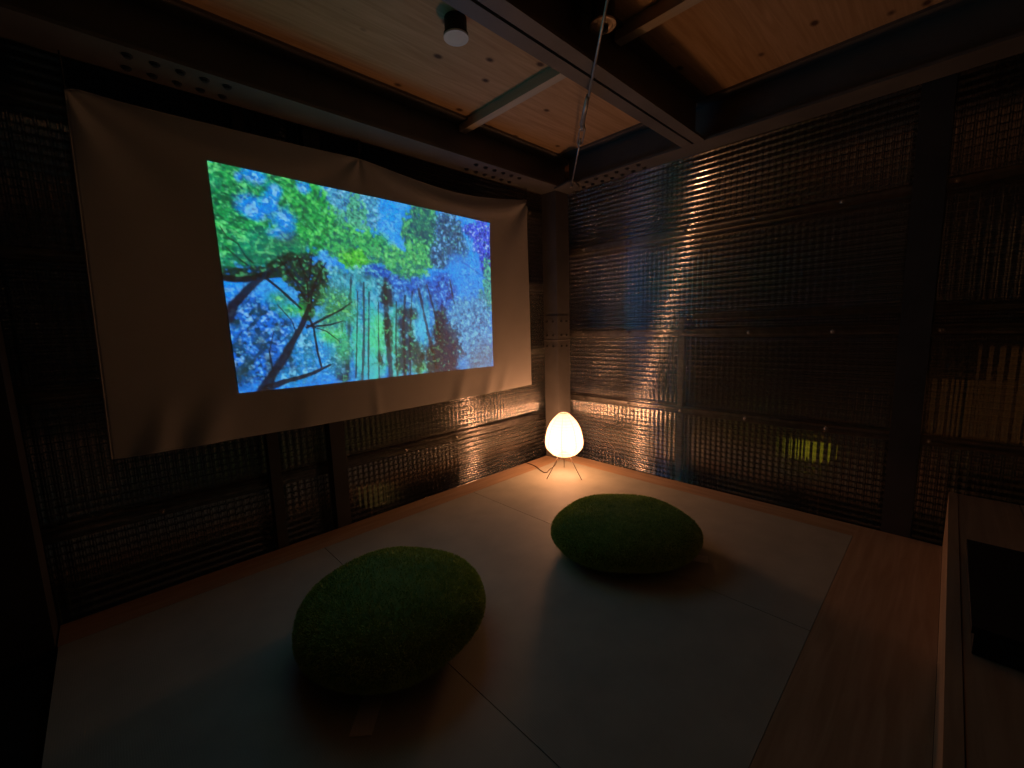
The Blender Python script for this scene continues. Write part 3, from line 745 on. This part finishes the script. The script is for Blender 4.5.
# ------------------------------------------------------------- moss cushions
def moss_cushion(cx, cy, rad, hgt, rz, label, seed, tag_ang, tag_out=0.05, stretch=1.0):
    e = empty('moss_cushion', (cx, cy, 0), rz); tag(e, label, 'cushion', 'round moss-green floor cushions')
    g = np.random.default_rng(seed)
    nu, nv = 96, 40
    bm = bmesh.new()
    ph = g.random(6) * 6.28
    def pt(a, v):
        # v 0 top centre .. 1 underside centre; a superellipse pillow, fuller below the shoulder
        th = v * math.pi
        rr = abs(math.sin(th)) ** 0.78
        zz = math.copysign(abs(math.cos(th)) ** 0.95, math.cos(th))
        k = 1 + 0.02 * math.sin(2 * a + ph[0]) + 0.014 * math.sin(3 * a + ph[1])
        z = hgt * (0.46 + (0.54 if zz > 0 else 0.45) * zz)
        z += 0.004 * math.sin(5 * a + ph[2]) * rr
        return Vector((rad * stretch * k * rr * math.cos(a), rad * k * rr * math.sin(a), max(z, 0.004)))
    rings = []
    top = bm.verts.new(pt(0, 0)); bot = bm.verts.new(pt(0, 1))
    for j in range(1, nv):
        rings.append([bm.verts.new(pt(2 * math.pi * i / nu, j / nv)) for i in range(nu)])
    for i in range(nu):
        bm.faces.new((top, rings[0][i], rings[0][(i + 1) % nu])); bm.faces.new((bot, rings[-1][(i + 1) % nu], rings[-1][i]))
    for a, b in zip(rings[:-1], rings[1:]):
        for i in range(nu):
            bm.faces.new((a[i], b[i], b[(i + 1) % nu], a[(i + 1) % nu]))
    obj('cushion_body', bm, M['moss'], e, smooth=True)
    # short moss pile over the whole outside
    N = 42000
    V, F = [], []
    for k in range(N):
        a = g.random() * 2 * math.pi
        v = math.acos(1 - 1.72 * g.random()) / math.pi
        p = pt(a, v)
        q1 = pt(a + .02, v); q2 = pt(a, min(v + .01, .999))
        n = (q2 - p).cross(q1 - p)
        if n.length < 1e-9: n = Vector((0, 0, 1))
        n.normalize()
        if n.dot(p - Vector((0, 0, hgt * .45))) < 0: n = -n
        L = 0.005 + 0.008 * g.random()
        d = (n + Vector(g.normal(size=3)) * 0.55).normalized() * L
        w = d.cross(Vector(g.normal(size=3))).normalized() * 0.0011
        if (p + d).z < 0.002: continue
        i0 = len(V)
        V += [p - w, p + w, p + d * .65 + w * .7, p + d, p + d * .65 - w * .7]
        F.append((i0, i0 + 1, i0 + 2, i0 + 3, i0 + 4))
    me = bpy.data.meshes.new('moss_pile'); me.from_pydata([tuple(x) for x in V], [], F)
    me.materials.append(M['blade'])
    o = bpy.data.objects.new('moss_pile', me); C.objects.link(o); o.parent = e; o['kind'] = 'stuff'
    # cloth tag sticking out from under the rim
    bm = bmesh.new()
    ca, sa = math.cos(tag_ang - rz), math.sin(tag_ang - rz)
    ring = []
    for (d, t) in ((rad * .80, -.028), (rad + tag_out, -.028), (rad + tag_out, .028), (rad * .80, .028)):
        ring.append((d * ca - t * sa, d * sa + t * ca))
    lo = [bm.verts.new((x, y, .0015)) for x, y in ring]; hi = [bm.verts.new((x, y, .004)) for x, y in ring]
    bm.faces.new(lo[::-1]); bm.faces.new(hi)
    for i in range(4): bm.faces.new((lo[i], lo[(i + 1) % 4], hi[(i + 1) % 4], hi[i]))
    t_ = obj('cloth_tag', bm, M['tag'], e); t_['label'] = 'pale cloth tag'
    return e
moss_cushion(-0.932, -1.158, 0.302, 0.178, -0.77, 'round moss-green cushion nearer the paper lamp, at the right', 11, math.radians(-66), 0.045, 1.05)
moss_cushion(-1.925, -0.895, 0.302, 0.198, 1.1, 'round moss-green cushion in front of the projection screen, at the left', 12, math.radians(228), 0.065)

# ---------------------------------------------------------- ceiling fittings
def spot(x, y, z_face, r_, face_mat, label, lens):
    e = empty('ceiling_spotlight', (x, y, PLY)); tag(e, label, 'ceiling light', 'round ceiling spotlights')
    bm = bmesh.new(); add_lathe(bm, [(r_ * .92, 0), (r_ * .92, z_face - PLY + .012), (r_ * 1.02, z_face - PLY + .012), (r_ * 1.02, z_face - PLY + .002)], 32)
    obj('housing', bm, M['black'], e)
    bm = bmesh.new(); add_lathe(bm, [(r_ * 1.03, z_face - PLY + .004), (r_ * 1.03, z_face - PLY - .002), (r_ * .78, z_face - PLY - .002), (r_ * .72, z_face - PLY + .001)], 32, cap=False)
    obj('rim', bm, face_mat, e, smooth=False)
    bm = bmesh.new(); add_lathe(bm, [(r_ * .80, z_face - PLY + .0015), (r_ * .80, z_face - PLY - .001), (r_ * .3, z_face - PLY - (.004 if lens else -.002))], 32)
    obj('lens', bm, face_mat, e)
    if not lens:
        bm = bmesh.new(); add_lathe(bm, [(.012, z_face - PLY), (.012, z_face - PLY - .012), (.006, z_face - PLY - .018)], 16, (r_ * .3, 0, 0)); obj('lamp_cap', bm, M['black'], e)
    return e
M['frost'] = surface_mat('frosted_white', (0.80, 0.80, 0.80, 1), (0.85, 0.85, 0.85, 1), (8, 8, 8), 0.5)
spot(-1.44, -0.745, 2.075, 0.045, M['frost'], 'ceiling spotlight with a frosted white face, on the plywood above the screen', True)
spot(-1.155, -1.198, 2.02, 0.044, M['brass'], 'ceiling spotlight with a bare metal ring, by the brace rod and main beam', False)

# ---------------------------------------------------- brace rod and turnbuckle
rod = empty('hanging_brace_rod', (-0.21, -0.325, 1.9)); tag(rod, 'thin steel brace rod with a turnbuckle, slung under the ceiling from the corner', 'brace rod')
A = Vector((0, 0, 0)); D = (Vector((-1.62, -1.575, 1.9)) - Vector((-0.21, -0.325, 1.9))); L = D.length; D.normalize()
def along(t): return D * t
bm = bmesh.new(); add_tube(bm, [along(.03), along(.69)], .0045, 10); obj('threaded_end', bm, M['zinc'], rod, smooth=True)
bm = bmesh.new(); add_tube(bm, [along(.78), along(L)], .005, 10); obj('rod', bm, M['zinc'], rod, smooth=True)
side = D.cross(Vector((0, 0, 1))).normalized()
bm = bmesh.new()
for sgn in (-1, 1):
    add_tube(bm, [along(.62) + side * sgn * .004, along(.65) + side * sgn * .012, along(.79) + side * sgn * .012, along(.82) + side * sgn * .004], .004, 8)
add_tube(bm, [along(.615), along(.65)], .009, 12); add_tube(bm, [along(.79), along(.83)], .009, 12)
obj('turnbuckle', bm, M['zinc'], rod, smooth=True)
bm = bmesh.new(); add_tube(bm, [along(.84) + side * .006, along(1.08) + side * .004], [.011, .009], 10); obj('sleeve', bm, M['zinc'], rod, smooth=True)
bm = bmesh.new()
pl0 = [(-.02, .015), (.015, .16), (.12, .16), (.16, .05), (.015, -.02), (-.015, -.015)]
lo = [bm.verts.new((x, y, .018)) for x, y in pl0]; hi = [bm.verts.new((x, y, .028)) for x, y in pl0]
bm.faces.new(lo[::-1]); bm.faces.new(hi)
for i in range(len(pl0)): bm.faces.new((lo[i], lo[(i + 1) % len(pl0)], hi[(i + 1) % len(pl0)], hi[i]))
obj('gusset_plate', bm, M['steel'], rod)
bm = bmesh.new(); add_lathe(bm, [(.008, .018), (.008, -.010)], 12); obj('pin', bm, M['zinc'], rod)

# --------------------------------------------------------------- out of doors
def garden_lamp(x, y, z0, z1, r_, col, strength, label):
    e = empty('garden_lamp', (x, y, z0)); tag(e, label, 'garden lamp', 'garden lamps outside the corrugated walls')
    h = z1 - z0
    bm = bmesh.new(); add_lathe(bm, [(.05, 0), (.05, .02), (.014, .03), (.014, h - r_)], 14); obj('post', bm, M['wood'], e)
    bm = bmesh.new(); add_lathe(bm, [(r_ * .6, h - r_), (r_, h - r_ * .7), (r_, h + r_ * .5), (r_ * .7, h + r_ * .8)], 20); obj('globe', bm, emission_mat('garden_glow', col, strength), e, smooth=False)
    bm = bmesh.new(); add_lathe(bm, [(r_ * 1.2, h + r_ * .8), (r_ * .3, h + r_ * 1.3)], 20); obj('cap', bm, M['steel_dark'], e)
    return e
gd = obj('ground', box(0.25, 5.0, -5, 5, -0.65, -0.6), M['dark_wall']); tag(gd, kind='structure')
gd2 = obj('ground', box(-5, 0.249, 0.25, 5, -0.65, -0.6), M['dark_wall']); tag(gd2, kind='structure')
garden_lamp(0.80, -1.49, -0.6, 0.17, 0.075, (0.75, 0.62, 0.03, 1), 0.5, 'yellow-green garden lamp glowing through the right corrugated wall')
garden_lamp(-1.16, 0.80, -0.6, -0.14, 0.10, (0.9, 0.55, 0.14, 1), 0.10, 'dim amber garden lamp glowing through the wall under the screen')
# lit panes of a building across the yard
nb = empty('lit_window', (0.8, -2.25, 0.5)); tag(nb, 'dim amber window with a dark mullion, seen through the wall right of the corner post', 'window')
glow = emission_mat('amber_window', (1.0, 0.36, 0.08, 1), 0.045)
for y0, y1, z0, z1 in ((-.0, .17, -.18, .16), (-.45, -.05, -.20, .33)):
    obj('pane', box(0, .01, y0, y1, z0, z1), glow, nb)
bm = bmesh.new()
add_box(bm, -.02, .03, -.05, .0, -.24, .38); add_box(bm, -.02, .03, .17, .20, -.24, .38); add_box(bm, -.02, .03, -.48, -.45, -.24, .38); add_box(bm, -.02, .03, -.45, .17, -.24, -.20); add_box(bm, -.02, .03, -.45, .17, .33, .38)
add_box(bm, 0.011, .03, 0, .17, .16, .33)
obj('window_frame', bm, M['steel_dark'], nb)
nw = obj('wall_outside', box(0.835, 0.95, -4.0, -1.9, -0.6, 2.4), M['dark_wall']); tag(nw, kind='structure')

# a dim paper pendant over the platform, reflected in the plastic walls
pd = empty('pendant_lamp', (-0.80, -2.84, PLY)); tag(pd, 'dim amber paper pendant hanging over the wooden platform', 'pendant lamp')
bm = bmesh.new(); add_tube(bm, [(0, 0, 0), (0, 0, -.62)], .003, 6); obj('flex', bm, M['black'], pd)
bm = bmesh.new(); add_lathe(bm, [(.05, 0), (.05, -.02), (.03, -.03)], 20); obj('ceiling_rose', bm, M['black'], pd)
bm = bmesh.new(); add_lathe(bm, [(.06, -.60), (.13, -.66), (.15, -.80), (.14, -.98), (.09, -1.06)], 32); obj('lamp_shade', bm, emission_mat('amber_paper', (1.0, 0.5, 0.2, 1), 0.22), pd, smooth=True)

# -------------------------------------------------------------------- world
w = bpy.data.worlds.new('night'); scene.world = w
w.use_nodes = True
w.node_tree.nodes['Background'].inputs[0].default_value = (0.5, 0.6, 0.8, 1)
w.node_tree.nodes['Background'].inputs[1].default_value = 0.0006
scene.view_settings.view_transform = 'Standard'
scene.view_settings.look = 'None'
scene.view_settings.exposure = 0.0
scene.view_settings.gamma = 1.0
scene.view_settings.use_curve_mapping = False
scene.cycles.max_bounces = 8
scene.cycles.transparent_max_bounces = 16
scene.cycles.use_denoising = True
